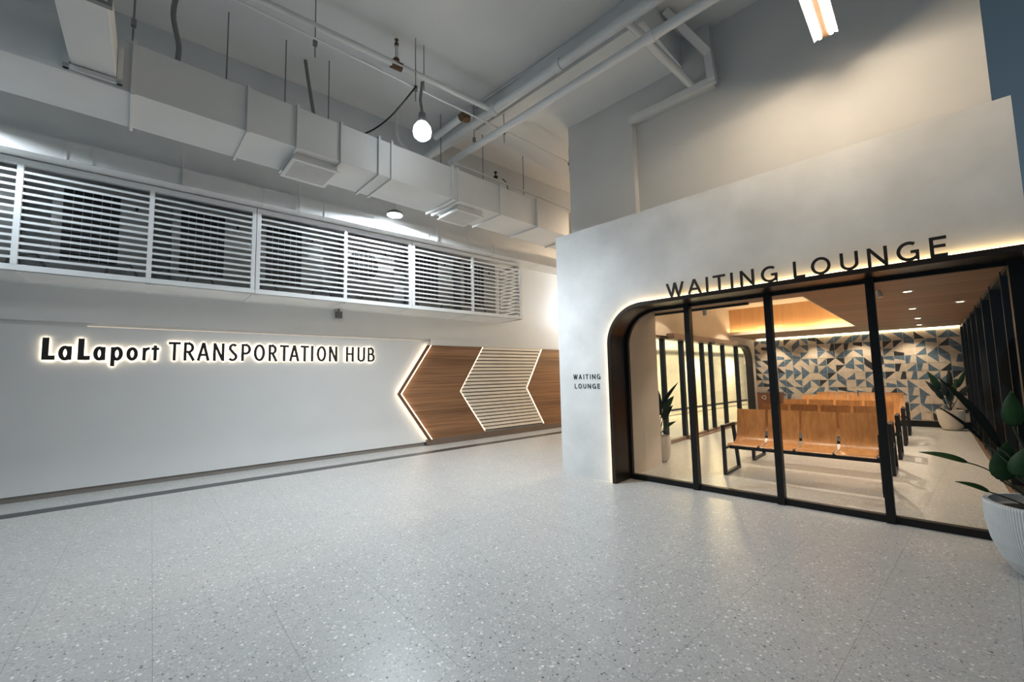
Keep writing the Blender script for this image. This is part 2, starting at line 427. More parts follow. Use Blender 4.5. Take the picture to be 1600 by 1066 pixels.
# sign wall (lower and upper leaf)
struct('wall_left', MB().box(-7, WD, 0.09, 42, WD + 0.4, 2.56).box(-7, WD + 0.03, 2.56, 42, WD + 0.4, 2.62), m_wall, 'long white sign wall on the left', 'wall', rz=RS)
struct('wall_upper', MB().box(-7, WD - 0.02, 2.62, 42, WD + 0.4, 3.16).box(-7, WD + 0.06, 3.16, 42, WD + 0.4, 5.0), m_wall, 'white wall above the sign and behind the louvres', 'wall', rz=RS)
struct('baseboard_left', MB().box(-7, WD + 0.03, 0.0, 5.1, WD + 0.3, 0.09), mat('shade_toned_base', (0.26, 0.235, 0.21), 0.5), 'recessed base under the sign wall, coloured in a grey-brown shade tone', 'baseboard', rz=RS)  # base toned grey-brown to carry the shadow line under the wall
led = MB().box(-0.8, WD + 0.004, 2.565, 5.0, WD + 0.025, 2.575)
struct('trim_2', led, m_groove, 'thin warm light line in the groove above the hub sign', 'light line', rz=RS)
# hall ceiling, beams
struct('ceiling', MB().prism([(-14, -8), (7, -8), (7, 6.4), (0.66, 6.4), (0.66, 9), (-2.3, 9), (-14, 9)], 6.79, 6.99, plane='xy')
       .prism([(-14, 9), (-4.5, 9), (-4.5, 45), (-14, 45)], 6.79, 6.99, plane='xy'), m_ceil, 'grey painted concrete ceiling of the hall', 'ceiling')
struct('trim_3', MB().box(-7, 7.58, 5.5, 42, 10.0, 6.785).box(-7, 8.2, 4.985, 42, 10.0, 5.5), m_beam, 'deep concrete beam above the louvred balcony', 'beam', rz=RS)
struct('trim_4', MB().box(-5.78, 4.97, 6.32, -2.35, 6.2, 6.785).box(-5.80, 6.2, 6.32, -4.54, 30, 6.785), m_beam, 'dropped ceiling slab beside the grey upper wall', 'ceiling slab')
struct('trim_5', MB().box(-8.3, 4.86, 6.40, -5.78, 5.05, 6.785), m_beam, 'narrow ceiling joist continuing from the dropped slab', 'beam')
# balcony slab
sb = MB().box(-7, 8.34, 3.175, 7.58, WD + 0.05, 3.245)
for u in (-1.44, -0.10, 1.30, 2.84, 4.28, 5.93): sb.box(u - 0.03, 8.40, 3.163, u + 0.03, WD - 0.02, 3.176)
sb.box(-7, WD - 0.05, 3.155, 7.58, WD - 0.02, 3.18)
struct('trim_6', sb, m_louv, 'white soffit under the louvred balcony', 'soffit', rz=RS)
# header band above the arrow panels
struct('trim_7', MB().box(5.26, WD - 0.045, 2.462, 13, WD - 0.02, 2.618).box(6.285, WD - 0.046, 2.462, 6.29, WD - 0.045, 2.618), m_wall, 'white header band above the arrow panels', 'trim', rz=RS)
struct('trim_8', MB().box(13.6, WD - 0.75, 2.56, 40, WD - 0.02, 3.2), m_wall, 'low bulkhead along the far corridor wall', 'bulkhead', rz=RS)
# ------------------------------------------------------------------ upper wall above the lounge
uw = MB()
uw.box(-4.53, 6.2, 3.0, -3.22, 6.8, 6.79)
uw.box(-3.22, 6.2, 5.83, -1.93, 6.8, 6.79)
uw.box(-3.22, 6.33, 3.0, 0.65, 6.8, 6.79)
struct('wall_upper_lounge', uw, m_upw, 'grey upper wall above the lounge front', 'wall')
tk = MB().box(-3.24, 6.12, 5.80, -1.87, 6.2, 5.90)
tk.bar((-1.91, 6.14, 5.84), (-1.93, 6.10, 6.26), 0.10, 0.12, upv=(0, 1, 0)).bar((-1.93, 6.10, 6.24), (-2.30, 5.55, 6.80), 0.10, 0.12, upv=(0, 1, 0))
tag(obj('cable_trunking', tk, m_pipe), 'grey cable trunking bent around the head of the upper wall', 'cable trunking')
# ------------------------------------------------------------------ lounge front wall with arched opening
OX, OZ, OR = -3.52, 2.695, 0.60
inner = [(OX, 0.0)] + arc(OX + OR, OZ - OR, OR, 180, 90, 14) + [(0.70, OZ)]
fw = MB()
poly = [(-4.53, 0), *inner, (0.70, 4.07), (-4.53, 4.07)]
fw.prism(poly, 5.72, 6.06)
struct('wall_front', fw, m_cem, 'off-white cement front wall of the waiting lounge', 'wall')
# arch frame and its light
def ribbon(path, off0, off1, y0, y1):
    """band between two offsets of an open path, extruded along y"""
    P = [Vector(p) for p in path]
    def offs(d):
        if abs(d) < 1e-9: return [p.copy() for p in P]
        L, Rr = offset_poly([tuple(p) for p in P], 2 * abs(d)); return L if d > 0 else Rr
    A, B = offs(off0), offs(off1)
    mb = MB(); rings = []
    for a, b in zip(A, B):
        rings.append([mb.bm.verts.new(q) for q in ((a.x, y0, a.y), (b.x, y0, b.y), (b.x, y1, b.y), (a.x, y1, a.y))])
    for i in range(len(rings) - 1):
        for j in range(4):
            mb.bm.faces.new((rings[i][j], rings[i][(j + 1) % 4], rings[i + 1][(j + 1) % 4], rings[i + 1][j]))
    mb.bm.faces.new(rings[0][::-1]); mb.bm.faces.new(rings[-1])
    return mb
path = [(OX + 0.02, 0.0)] + arc(OX + OR, OZ - OR, OR - 0.02, 180, 90, 20) + [(0.76, OZ - 0.02)]
af = thing('arch_frame', 'dark bronze rounded frame lining the lounge opening', 'frame', (OX, 5.9, 0))
o = obj('frame_lining', ribbon(path, 0.02, -0.035, 5.64, 6.10), m_brz, af); o.location = (-OX, -5.9, 0)
o = obj('light_strip', ribbon(path, 0.022, 0.032, 5.672, 5.712), m_arch, af); o.location = (-OX, -5.9, 0)
o['label'] = 'warm light strip behind the frame edge'
# glazed lounge front
GY0, GY1 = 6.10, 6.16
w1 = thing('window_1', 'black framed glass front of the waiting lounge', 'window', (-1.4, 6.13, 0)); w1['kind'] = 'structure'
def sub(name, mb, m, parent, **k):
    o = obj(name, mb, m, parent, **k); o.location = -Vector(parent.location); return o
ip = [(OX + 0.06, 0.0)] + arc(OX + OR, OZ - OR, OR - 0.07, 180, 90, 20) + [(0.60, OZ - 0.07)]
sub('frame', ribbon(ip, 0.02, -0.025, GY0, GY1), m_blk, w1)
sub('bottom_rail', MB().box(OX + 0.04, GY0 - 0.01, 0, 0.62, GY1 + 0.01, 0.075), m_blk, w1)
MX = (-2.44, -1.41, -0.405)
for x in MX: sub('mullion', MB().box(x - 0.038, 6.06, 0.0, x + 0.038, 6.17, OZ - 0.04), m_blk, w1)
sub('corner_post', MB().box(0.60, 6.08, 0, 0.70, 6.2, OZ + 0.0), m_blk, w1)
xs = (OX + 0.06,) + MX + (0.6,)
for a, b in zip(xs, xs[1:]):
    if a < -3:
        pl = [(a, 0.05), (b, 0.05), (b, OZ - 0.07)] + arc(OX + OR, OZ - OR, OR - 0.07, 90, 180, 12)
        g = MB().prism(pl, 6.126, 6.134)
    else: g = MB().box(a, 6.126, 0.05, b, 6.134, OZ - 0.06)
    sub('glass_pane', g, m_glass, w1)
# ------------------------------------------------------------------ lounge shell
YB, CZ = 16.4, 2.74
RX, RY0, RY1, RZ = -1.25, 7.42, 13.8, 3.55
lc = MB()
lc.box(-4.3, 6.17, CZ, 0.80, RY0, CZ + 0.06).box(-4.3, RY1, CZ, 0.80, YB, CZ + 0.06).box(RX, RY0, CZ, 0.80, RY1, CZ + 0.06)
struct('ceiling_lounge', lc, m_lceil, 'brown wood board ceiling of the lounge', 'ceiling')
rc = MB()
rc.box(-4.3, RY0 - 0.3, RZ, RX + 0.3, RY1 + 0.3, RZ + 0.05, 1)
rc.box(-4.3, RY1 + 0.16, CZ + 0.06, RX + 0.3, RY1 + 0.22, RZ, 0).box(-4.3, RY0 - 0.22, CZ + 0.06, RX + 0.3, RY0 - 0.16, RZ, 1).box(RX + 0.16, RY0 - 0.2, CZ + 0.06, RX + 0.22, RY1 + 0.2, RZ, 1)
rc.box(-4.3, RY1 - 0.02, CZ - 0.003, RX, RY1, CZ + 0.09, 1).box(-4.3, RY0, CZ - 0.003, RX, RY0 + 0.02, CZ + 0.09, 1).box(RX - 0.02, RY0, CZ - 0.003, RX, RY1, CZ + 0.09, 1)
struct('ceiling_recess', rc, [m_lface, m_plas], 'raised ceiling recess with warm cove light in the lounge', 'ceiling recess')
cv = MB().box(-4.25, RY1 + 0.04, CZ + 0.065, RX, RY1 + 0.07, CZ + 0.075).box(-4.25, RY0 - 0.07, CZ + 0.065, RX, RY0 - 0.04, CZ + 0.075).box(RX + 0.04, RY0, CZ + 0.065, RX + 0.07, RY1, CZ + 0.075)
struct('trim_9', cv, m_cove, 'warm light strip hidden along the recess edge', 'cove light')
# left lounge wall, with rounded opening to the corridor
LY0, LY1, LZ, LR = 7.9, 16.05, 2.50, 0.6
def yz_prism(mb, poly, x0, x1, mi=0):
    a = [mb.bm.verts.new((x0, *p)) for p in poly]; b = [mb.bm.verts.new((x1, *p)) for p in poly]
    mb.bm.faces.new(a).material_index = mi; mb.bm.faces.new(b[::-1]).material_index = mi
    for i in range(len(poly)): mb.bm.faces.new((a[i], b[i], b[(i + 1) % len(poly)], a[(i + 1) % len(poly)])).material_index = mi
lw = MB()
yz_prism(lw, [(6.06, 0), (LY0, 0), (LY0, LZ)] + arc(LY1 - LR, LZ - LR, LR, 90, 0, 12) + [(LY1, 0), (YB, 0), (YB, 4.07), (6.06, 4.07)], -4.53, -4.3)
lw.box(-4.3, 6.17, 0, OX, 7.3, CZ)
struct('wall_lounge_left', lw, m_plas, 'pale plaster side wall and pier of the lounge', 'wall')
d1 = thing('door_1', 'black framed sliding glass doors to the corridor', 'door', (-4.4, 11.8, 0)); d1['kind'] = 'structure'
fr_ = MB()
sp_ = [(LY0 + 0.03, LZ - 0.03)] + arc(LY1 - LR, LZ - LR, LR - 0.03, 90, 0, 12) + [(LY1 - 0.03, 0)]
L_, R2_ = offset_poly(sp_, 0.06)
rg = [[fr_.bm.verts.new(q) for q in ((-4.5, a.x, a.y), (-4.5, b.x, b.y), (-4.28, b.x, b.y), (-4.28, a.x, a.y))] for a, b in zip(L_, R2_)]
for i in range(len(rg) - 1):
    for j in range(4): fr_.bm.faces.new((rg[i][j], rg[i][(j + 1) % 4], rg[i + 1][(j + 1) % 4], rg[i + 1][j]))
fr_.bm.faces.new(rg[0][::-1]); fr_.bm.faces.new(rg[-1])
sub('door_frame', fr_, m_brz, d1)
for y, w in ((9.45, 0.05), (10.5, 0.06), (11.85, 0.05), (12.5, 0.04), (13.5, 0.05), (14.75, 0.07)):
    sub('door_stile', MB().box(-4.46, y - w, 0, -4.36, y + w, LZ - 0.03), m_blk, d1)
sub('bottom_rail', MB().box(-4.46, LY0, 0, -4.36, LY1, 0.08).box(-4.40, 10.5, 0, -4.25, 13.6, 0.03), m_opdoor, d1)
sub('glass_pane', MB().box(-4.415, LY0, 0.07, -4.408, LY1 - 0.03, LZ - 0.62).box(-4.415, LY0, LZ - 0.62, -4.408, LY1 - LR, LZ - 0.05), m_glass, d1)
h = thing('door_operator', 'brown sliding door operator box above the corridor doors', 'door operator', (-4.2, 11.7, 2.43))
obj('casing', MB().box(-0.1, -2.25, 0, 0.1, 2.25, 0.13), m_opdoor, h, bevel=0.012)
obj('sensor', MB().box(0.08, -0.12, -0.05, 0.16, 0.12, 0.0), m_blk, h, bevel=0.01)
# tile wall
tw = MB()
tw.box(-4.3, YB, 0.0, 0.80, YB + 0.2, CZ, 3)
P = 0.2265; G = 0.005; ty = YB - 0.006
nx = int(math.ceil(5.0 / P))
def tri(pts, mi): tw.face([(p[0], ty, p[1]) for p in pts], mi)
for j in range(12):
    for i in range(nx):
        x1 = 0.66 - i * P; x0 = x1 - P; z1 = CZ - 0.065 - j * P; z0 = z1 - P
        z0 = max(z0, 0.165); x0 = max(x0, -4.3)
        if z1 - z0 < 0.03 or x1 - x0 < 0.03: continue
        a, b, c, d = (x0 + G, z0 + G), (x1 - G, z0 + G), (x1 - G, z1 - G), (x0 + G, z1 - G)
        k = random.random(); dk = random.choice((1, 1, 1, 2)); q = random.randrange(4)
        if k < 0.72:
            crn = [a, b, c, d]; crn = crn[q:] + crn[:q]
            tri([crn[0], crn[1], crn[2]], dk); tri([crn[0], crn[2], crn[3]], 0)
        elif k < 0.93:
            lerp = lambda p, r, s: (p[0] + (r[0] - p[0]) * s, p[1] + (r[1] - p[1]) * s)
            crn = [a, b, c, d]; crn = crn[q:] + crn[:q]
            e, f = lerp(crn[0], crn[1], 0.35), lerp(crn[3], crn[2], 0.62)
            tri([crn[0], e, f, crn[3]], dk); tri([e, crn[1], crn[2], f], 0)
        else: tri([a, b, c, d], 0)
struct('wall_back', tw, [m_tc, m_tb, m_td, m_grout], 'lounge end wall of cream and blue geometric tiles', 'wall')
struct('baseboard_back', MB().box(-4.3, YB - 0.03, 0, 0.75, YB - 0.007, 0.165), m_blk, 'black skirting under the tile wall', 'baseboard')
struct('trim_10', MB().box(-4.2, YB - 0.05, CZ - 0.012, 0.66, YB - 0.02, CZ - 0.002), emis('tile_wash_led', (1.0, 0.80, 0.5), 16.0), 'warm light strip washing the top of the tile wall', 'light strip')
# right glazing of the lounge: deep black mullions
w2 = thing('window_2', 'black mullioned glass wall on the right of the lounge', 'window', (0.72, 11.3, 0)); w2['kind'] = 'structure'
for k in range(1, 9):
    y = 6.17 + 1.26 * k
    sub('mullion', MB().box(0.66, y, 0, 0.77, y + 0.05, CZ), m_blk, w2)
sub('top_rail', MB().box(0.67, 6.2, CZ - 0.05, 0.78, YB, CZ), m_blk, w2)
sub('bottom_rail', MB().box(0.67, 6.2, 0, 0.78, YB, 0.07), m_blk, w2)
sub('glass_pane', MB().box(0.765, 6.2, 0.05, 0.775, YB, CZ - 0.03), m_glass, w2)
struct('trim_11', MB().box(0.62, 6.2, 0, 0.67, YB - 0.03, 0.012), m_opdoor, 'low brown threshold under the right lounge glazing', 'threshold')

# ================================================================== SIGNS
sg = thing('sign_lettering', 'long row of black halo-lit letters reading transportation hub on the white wall', 'sign', S(1.28, WD, 2.035), RS)
US = [('L', -1.254, -1.119), ('a', -1.08, -0.944), ('L', -0.882, -0.746), ('a', -0.706, -0.574), ('p', -0.515, -0.376), ('o', -0.332, -0.188), ('r', -0.136, -0.044), ('t', -0.025, 0.075),
      ('T', 0.195, 0.358), ('R', 0.401, 0.561), ('A', 0.588, 0.769), ('N', 0.819, 0.988), ('S', 1.046, 1.193), ('P', 1.25, 1.404), ('O', 1.452, 1.637), ('R', 1.698, 1.852), ('T', 1.891, 2.05), ('A', 2.062, 2.245), ('T', 2.269, 2.423), ('I', 2.467, 2.512), ('O', 2.579, 2.764), ('N', 2.821, 2.992),
      ('H', 3.175, 3.341), ('U', 3.423, 3.594), ('B', 3.653, 3.815)]
for k, (c, a, b) in enumerate(US):
    low = c in 'aport'
    bold = k < 8
    hh = (0.212 if low else 0.335) if bold else 0.322
    tt = (0.068 if c in 'L' else 0.050) if bold else 0.042
    if c == 'r' or c == 't': tt = 0.045
    le = obj('letter', letter_mesh(c, b - a, hh, tt, -0.060, -0.030, a - 1.28), m_lett, sg)
    obj('halo_light', letter_mesh(c, b - a, hh, tt * 0.8, -0.0285, -0.020, a - 1.28), m_halo, le)
wl = thing('sign_lettering', 'tall black upright letters reading waiting lounge standing on the arch frame', 'sign', (-1.15, 5.655, 2.6955))
WL = [('W', -2.535, -2.291), ('A', -2.235, -2.06), ('I', -2.003, -1.965), ('T', -1.907, -1.758), ('I', -1.700, -1.665), ('N', -1.585, -1.430), ('G', -1.355, -1.185),
      ('L', -1.025, -0.915), ('O', -0.857, -0.680), ('U', -0.597, -0.445), ('N', -0.372, -0.215), ('G', -0.148, 0.015), ('E', 0.088, 0.205)]
for c, a, b in WL:
    obj('letter', letter_mesh(c, b - a, 0.195, 0.028, -0.012, 0.012, a + 1.15), m_lett, wl)
wsm = thing('wall_lettering', 'small two-line black waiting lounge lettering on the wall left of the arch', 'sign', (-3.98, 5.72, 1.42))
for word, z, x0, x1, ws in (('WAITING', 0.153, -4.241, -3.715, (1.5, 1.05, .35, .95, .35, 1.1, 1.15)), ('LOUNGE', 0.0, -4.218, -3.728, (.75, 1.15, .95, 1.05, 1.1, .8))):
    gap = 0.5; tot = sum(ws) + gap * (len(ws) - 1); k = (x1 - x0) / tot; x = x0
    for c, w in zip(word, ws):
        obj('letter', letter_mesh(c, w * k, 0.078, 0.0115, -0.006, 0.001, x + 3.98, z), m_lett, wsm)
        x += (w + gap) * k

# ================================================================== ARROW PANELS
def PB(pts): return pts
z0, zm, z1 = 0.15, 1.285, 2.455
ap = thing('arrow_panel', 'large walnut arrow panel with a lit pointed edge, beside the hub sign', 'wall panel', S(5.6, WD, 0), RS)
def lz(pts, u0): return [(p[0] - u0, p[1]) for p in pts]
obj('board', MB().prism(lz([(5.25, z0), (6.90, z0), (6.11, zm), (6.86, z1), (5.24, z1), (4.44, zm)], 5.6), -0.05, -0.004), m_wood, ap)
obj('edge_border', MB().prism(lz([(5.14, z0), (5.23, z0), (4.42, zm), (5.22, z1), (5.13, z1), (4.34, zm)], 5.6), -0.115, -0.085), m_wedge, ap)
obj('border_core', MB().prism(lz([(5.20, z0), (5.23, z0), (4.42, zm), (5.22, z1), (5.19, z1), (4.40, zm)], 5.6), -0.085, -0.004), m_wedge, ap)
obj('light_strip', MB().prism(lz([(5.232, z0), (5.262, z0), (4.457, zm), (5.252, z1), (5.222, z1), (4.422, zm)], 5.6), -0.095, -0.05), m_led, ap)
# warm strip tucked behind the border lip; it lights the wall beside the arrow
obj('edge_light', MB().prism(lz([(5.188, z0), (5.199, z0), (4.399, zm), (5.189, z1), (5.178, z1), (4.388, zm)], 5.6), -0.080, -0.02), emis('edge_led', (1.0, 0.80, 0.56), 8.0), ap)
def slat_panel(name, label, L3, R3):
    sp = thing(name, label, 'wall panel', S(L3[1], WD, 0), RS); u0 = L3[1]
    obj('backing', MB().prism(lz([(L3[0], z0 + 0.04), (R3[0], z0 + 0.04), (R3[1], zm), (R3[2], z1), (L3[2], z1), (L3[1], zm)], u0), -0.02, -0.004), m_slatb, sp)
    sl = MB(); n = 24; ph = (z1 - z0 - 0.04) / n
    def xat(T3, z): return T3[0] + (T3[1] - T3[0]) * (z - z0 - 0.04) / (zm - z0 - 0.04) if z < zm else T3[1] + (T3[2] - T3[1]) * (z - zm) / (z1 - zm)
    for i in range(n):
        a = z0 + 0.04 + i * ph + 0.026; b = z0 + 0.04 + (i + 1) * ph
        A, B = [xat(L3, a) + 0.03, xat(L3, b) + 0.03], [xat(R3, a) - 0.03, xat(R3, b) - 0.03]
        if abs(a - zm) < ph and (a < zm < b): pass
        sl.prism(lz([(A[0], a), (B[0], a), (B[1], b), (A[1], b)], u0), -0.055, -0.02)
    obj('slats', sl, m_slat, sp)
    for T3, w, dx in ((L3, 0.007, 0.0), (R3, 0.022, -0.024)):
        obj('light_strip', MB().prism(lz([(T3[0] + dx, z0 + 0.04), (T3[0] + dx + w, z0 + 0.04), (T3[1] + dx + w, zm), (T3[2] + dx + w, z1), (T3[2] + dx, z1), (T3[1] + dx, zm)], u0), -0.05, -0.02), m_led2, sp)
    return sp
slat_panel('slat_panel', 'cream slatted chevron panel with glowing edges between two walnut panels', (6.91, 6.115, 6.87), (9.17, 8.49, 9.155))
a2 = thing('arrow_panel', 'second walnut arrow panel, next to the lounge wall', 'wall panel', S(9.2, WD, 0), RS)
obj('board', MB().prism(lz([(9.175, z0), (10.75, z0), (9.955, zm), (10.72, z1), (9.16, z1), (8.50, zm)], 9.2), -0.05, -0.004), m_wood, a2)
slat_panel('slat_panel', 'slatted chevron tip just visible at the lounge wall edge', (10.76, 9.96, 10.73), (13.0, 12.3, 12.98))
struct('baseboard_panels', MB().box(5.14, WD - 0.085, 0.0, 13.0, WD - 0.001, 0.15), m_plinth, 'brown plinth under the arrow panels', 'baseboard', rz=RS)

# ================================================================== LOUVRED BALCONY
LD = 8.35; LZ0, LZ1 = 3.175, 4.70
def louver(label, u0, u1, posts, wL, wR):
    t = thing('louver_screen', label, 'louvre screen', S((u0 + u1) / 2, LD, LZ0), RS, 'white louvre screens of the balcony')
    c = (u0 + u1) / 2
    obj('frame', MB().box(u0 - c, -0.03, 0, u1 - c, 0.03, 0.08).box(u0 - c, -0.03, 1.445, u1 - c, 0.03, 1.525)
        .box(u0 - c, -0.031, 0.08, u0 - c + wL, 0.03, 1.445).box(u1 - c - wR, -0.031, 0.08, u1 - c, 0.03, 1.445), m_louv, t, bevel=0.004)
    for p in posts: obj('post', MB().box(p - 0.03 - c, -0.032, 0.08, p + 0.03 - c, 0.03, 1.445), m_louv, t)
    sl = MB()
    for i in range(13):
        z = 0.08 + (i + 1) * 1.365 / 14
        v = [(-0.028, z - 0.022), (0.022, z - 0.006), (0.022, z + 0.024), (-0.028, z + 0.012)]
        a = [sl.bm.verts.new((u0 - c + 0.02, *q)) for q in v]; b = [sl.bm.verts.new((u1 - c - 0.02, *q)) for q in v]
        sl.bm.faces.new(a); sl.bm.faces.new(b[::-1])
        for k in range(4): sl.bm.faces.new((a[k], b[k], b[(k + 1) % 4], a[(k + 1) % 4]))
    obj('slats', sl, m_louv, t)
    return t
louver('white louvre screen at the left end of the balcony', -4.4, 1.29, (-2.9, -1.44, -0.10), 0.06, 0.06)
louver('white louvre screen in the middle of the balcony, under the pendant lamp', 1.30, 4.28, (2.84,), 0.065, 0.065)
louver('white louvre screen at the right end of the balcony', 4.29, 7.515, (5.93,), 0.065, 0.05)
t = louver('short white louvre return closing the balcony end, seen through the slats', 0, 0.90, (), 0.05, 0.05)
t.location = S(7.55, LD + 0.46, LZ0); t.rotation_euler = (0, 0, RS + PI / 2)
# condensers behind the louvres
def condenser(u, z, w, hgt, fans, label, first=True):
    t = thing('condenser_unit', label, 'air conditioner', S(u, 8.86, z), RS, 'outdoor units behind the louvres')
    obj('casing', MB().box(-w / 2, 0, 0.09, w / 2, 0.36, hgt), m_ac, t, bevel=0.015)
    gx0, gx1, gz0, gz1 = -w * 0.40, w * 0.14, 0.26, hgt - 0.10
    if fans:                                      # round fan guard, else a tall rectangular grille
        cx, cz, r = (gx0 + gx1) / 2, (gz0 + gz1) / 2 + 0.08, 0.33
        out = [(cx + r * math.cos(2 * PI * k / 28), cz + r * math.sin(2 * PI * k / 28)) for k in range(28)]
    else: out = [(gx0, gz0), (gx1, gz0), (gx1, gz1), (gx0, gz1)]
    go = obj('fan_grille', MB().prism(out, -0.012, 0.004), m_grille, t)
    gd = MB()
    for k in range(1, 6):
        q = gx0 + (gx1 - gx0) * k / 6
        L = math.sqrt(max(r * r - (q - cx) ** 2, 0)) if fans else 0
        z_a, z_b = (cz - L, cz + L) if fans else (gz0, gz1)
        gd.box(q - 0.003, -0.017, z_a, q + 0.003, -0.0125, z_b)
    for k in range(1, 10):
        q = gz0 + (gz1 - gz0) * k / 10
        L = math.sqrt(max(r * r - (q - cz) ** 2, 0)) if fans else 1
        if fans and L == 0: continue
        x_a, x_b = (cx - L, cx + L) if fans else (gx0, gx1)
        gd.box(x_a, -0.018, q - 0.003, x_b, -0.0125, q + 0.003)
    obj('grille_wires', gd, m_ac, go)
    e = MB(); ex, ez, r = w * 0.31, hgt - 0.27, 0.045
    for a in (90, 210, 330):
        ca, sa = math.cos(math.radians(a)), math.sin(math.radians(a))
        px_, pz_ = -sa, ca
        e.prism([(ex, ez), (ex + r * ca + .55 * r * px_, ez + r * sa + .55 * r * pz_), (ex + 2 * r * ca, ez + 2 * r * sa), (ex + r * ca - .55 * r * px_, ez + r * sa - .55 * r * pz_)], -0.008, 0.002)
    obj('emblem', e, m_grille, t)['label'] = 'dark three-diamond emblem'
    for sx_ in (-1, 1): obj('foot', MB().box(sx_ * w * .36 - 0.04, 0.03, 0, sx_ * w * .36 + 0.04, 0.33, 0.09), m_grille, t)
    return t
for u, fan, lab in ((-2.1, 0, 'leftmost grey condenser unit behind the left louvres'), (-0.64, 0, 'grey condenser unit behind the louvres above the first letters of the sign'), (0.73, 0, 'grey condenser unit behind the louvres just left of the double louvre post'),
               (2.0, 0, 'grey condenser unit behind the left half of the middle louvre screen'), (3.55, 1, 'grey condenser unit in the bright patch under the pendant lamp'), (5.1, 0, 'grey condenser unit behind the left half of the right louvre screen'), (6.5, 0, 'rightmost grey condenser unit behind the louvres')):
    condenser(u, 3.245, 1.14, 1.44, fan, lab)
hs = MB()
for k in range(9):
    u = -1.6 + k * 0.98
    hs.tube([S(u, 8.8, 3.25), S(u + .05, 8.72, 3.45), S(u + .3, 8.7, 3.5), S(u + .42, 8.75, 3.27)], 0.018, 6)
tag(obj('refrigerant_pipework', hs, m_grey), 'grey looping refrigerant hoses on the balcony floor behind the louvres', 'hose', kind='stuff')
sbx = thing('junction_box', 'small dark grey box hung under the balcony soffit', 'box', S(3.0, 9.18, 2.97), RS)
obj('box_body', MB().box(-0.065, -0.04, 0, 0.065, 0.04, 0.14), m_grey, sbx, bevel=0.006)
obj('stem', MB().box(-0.012, -0.012, 0.14, 0.012, 0.012, 0.205), m_grey, sbx)

# ================================================================== DUCTS
DR = RS + math.radians(2.3)
dorg = S(0, 5.94, 4.81)
md = thing('air_duct', 'large grey rectangular air duct crossing the hall overhead', 'air duct', dorg, DR)
obj('duct_body', MB().box(-5.5, 0, 0, 22, 0.84, 0.58), m_duct, md, bevel=0.006)
for u in (-0.28, 0.80, 1.38, 1.97, 2.55, 2.76, 3.93, 4.05, 5.05, 6.1, 7.3, 8.6):
    obj('duct_flange', MB().box(u - 0.016, -0.035, -0.03, u + 0.016, 0.87, 0.61), m_duct, md)
for u, s_ in ((1.68, 0.29), (4.42, 0.28)):
    df = obj('air_diffuser', MB().box(u - s_, 0.14, -0.10, u + s_, 0.74, 0.0).box(u - s_ - 0.03, 0.11, -0.115, u + s_ + 0.03, 0.77, -0.10), m_duct, md)
    gr = MB()
    for k in range(16): gr.box(u - s_ + 0.02, 0.17 + k * 0.034, -0.124, u + s_ - 0.02, 0.185 + k * 0.034, -0.114)
    obj('diffuser_grille', gr, m_duct, df)
br = thing('branch_duct', 'grey branch duct dropping into the big duct at top left', 'air duct', S(-0.58, 5.96, 4.90), RS)
obj('duct_body', MB().box(-0.17, -4.2, 0, 0.17, -0.06, 0.34), m_duct, br, bevel=0.005)
obj('duct_flange', MB().box(-0.22, -0.085, -0.06, 0.22, -0.055, -0.01).box(0.175, -0.085, -0.06, 0.22, -0.055, 0.36).box(-0.22, -0.085, -0.06, -0.175, -0.055, 0.36), m_duct, br)
obj('duct_flange', MB().box(-0.20, -1.25, -0.03, 0.20, -1.20, 0.37), m_rod, br)['label'] = 'dark joint flange'
d2 = thing('air_duct', 'slim pale duct running just above the louvred balcony', 'air duct', S(0, 8.06, 4.715), RS)
obj('duct_body', MB().box(-5.5, 0, 0, 26, 0.62, 0.265), m_duct, d2)
for u in (-1.0, -0.75, 0.25, 1.35, 2.35, 3.3, 4.55, 5.6, 6.4, 7.2, 8.0): obj('duct_joint', MB().box(u - 0.006, -0.006, -0.005, u + 0.006, 0.62, 0.265), m_duct, d2)
for u in (0.25, 1.92, 4.75): obj('hanger', MB().box(u - 0.008, -0.03, -0.011, u + 0.008, -0.014, 0.95).box(u - 0.008, -0.03, -0.011, u + 0.008, 0.2, -0.003), m_pipe, d2)

# ================================================================== PIPES, RODS, CABLES
def pipe(label, a, b, r, m=m_pipe, name='ceiling_pipe', cat='pipe', fit=()):
    t = thing(name, label, cat, a)
    a, b = Vector(a), Vector(b)
    obj('pipe_run', MB().tube([(0, 0, 0), b - a], r, 12), m, t, smooth=True)
    for f in fit:
        c = (b - a) * f; dv = (b - a).normalized()
        obj('coupling', MB().tube([c - dv * 0.05, c + dv * 0.05], r * 1.22, 12), m, t, smooth=True)
    return t
pipe('thick grey sprinkler main crossing below the ceiling along the dropped slab', (1.0, 4.66, 6.22), (-7.3, 4.72, 6.22), 0.075, fit=(0.55, 0.72))
pipe('second thick grey pipe, lower and nearer the lounge wall', (1.0, 4.76, 5.86), (-6.38, 4.80, 5.86), 0.062, fit=(0.43,))
pipe('grey sprinkler branch pipe joining the thick main from the left', (-5.6, -0.5, 6.26), (-5.03, 4.69, 6.24), 0.045)
pipe('thin straight rail hung across the hall below the ceiling', (-5.45, -1.5, 6.0), (-4.80, 9.0, 6.0), 0.014, name='cable_rail', cat='rail')
pipe('short fat pipe piece with rusty elbow beside the pendant lamp', (-6.35, 4.44, 6.22), (-5.52, 4.42, 6.22), 0.06)
pipe('thin pipe running along the top of the big duct', S(4.0, 6.2, 5.55), S(14, 6.75, 5.62), 0.02)
pipe('grey pipe rising into the upper wall at the trunking', (-2.45, 4.70, 6.22), (-2.2, 6.2, 5.92), 0.055)
pipe('thin conduit fixed to the ceiling alongside the thick sprinkler main', (-7.6, 4.86, 6.765), (-1.5, 5.05, 6.765), 0.014, name='ceiling_conduit', cat='conduit')
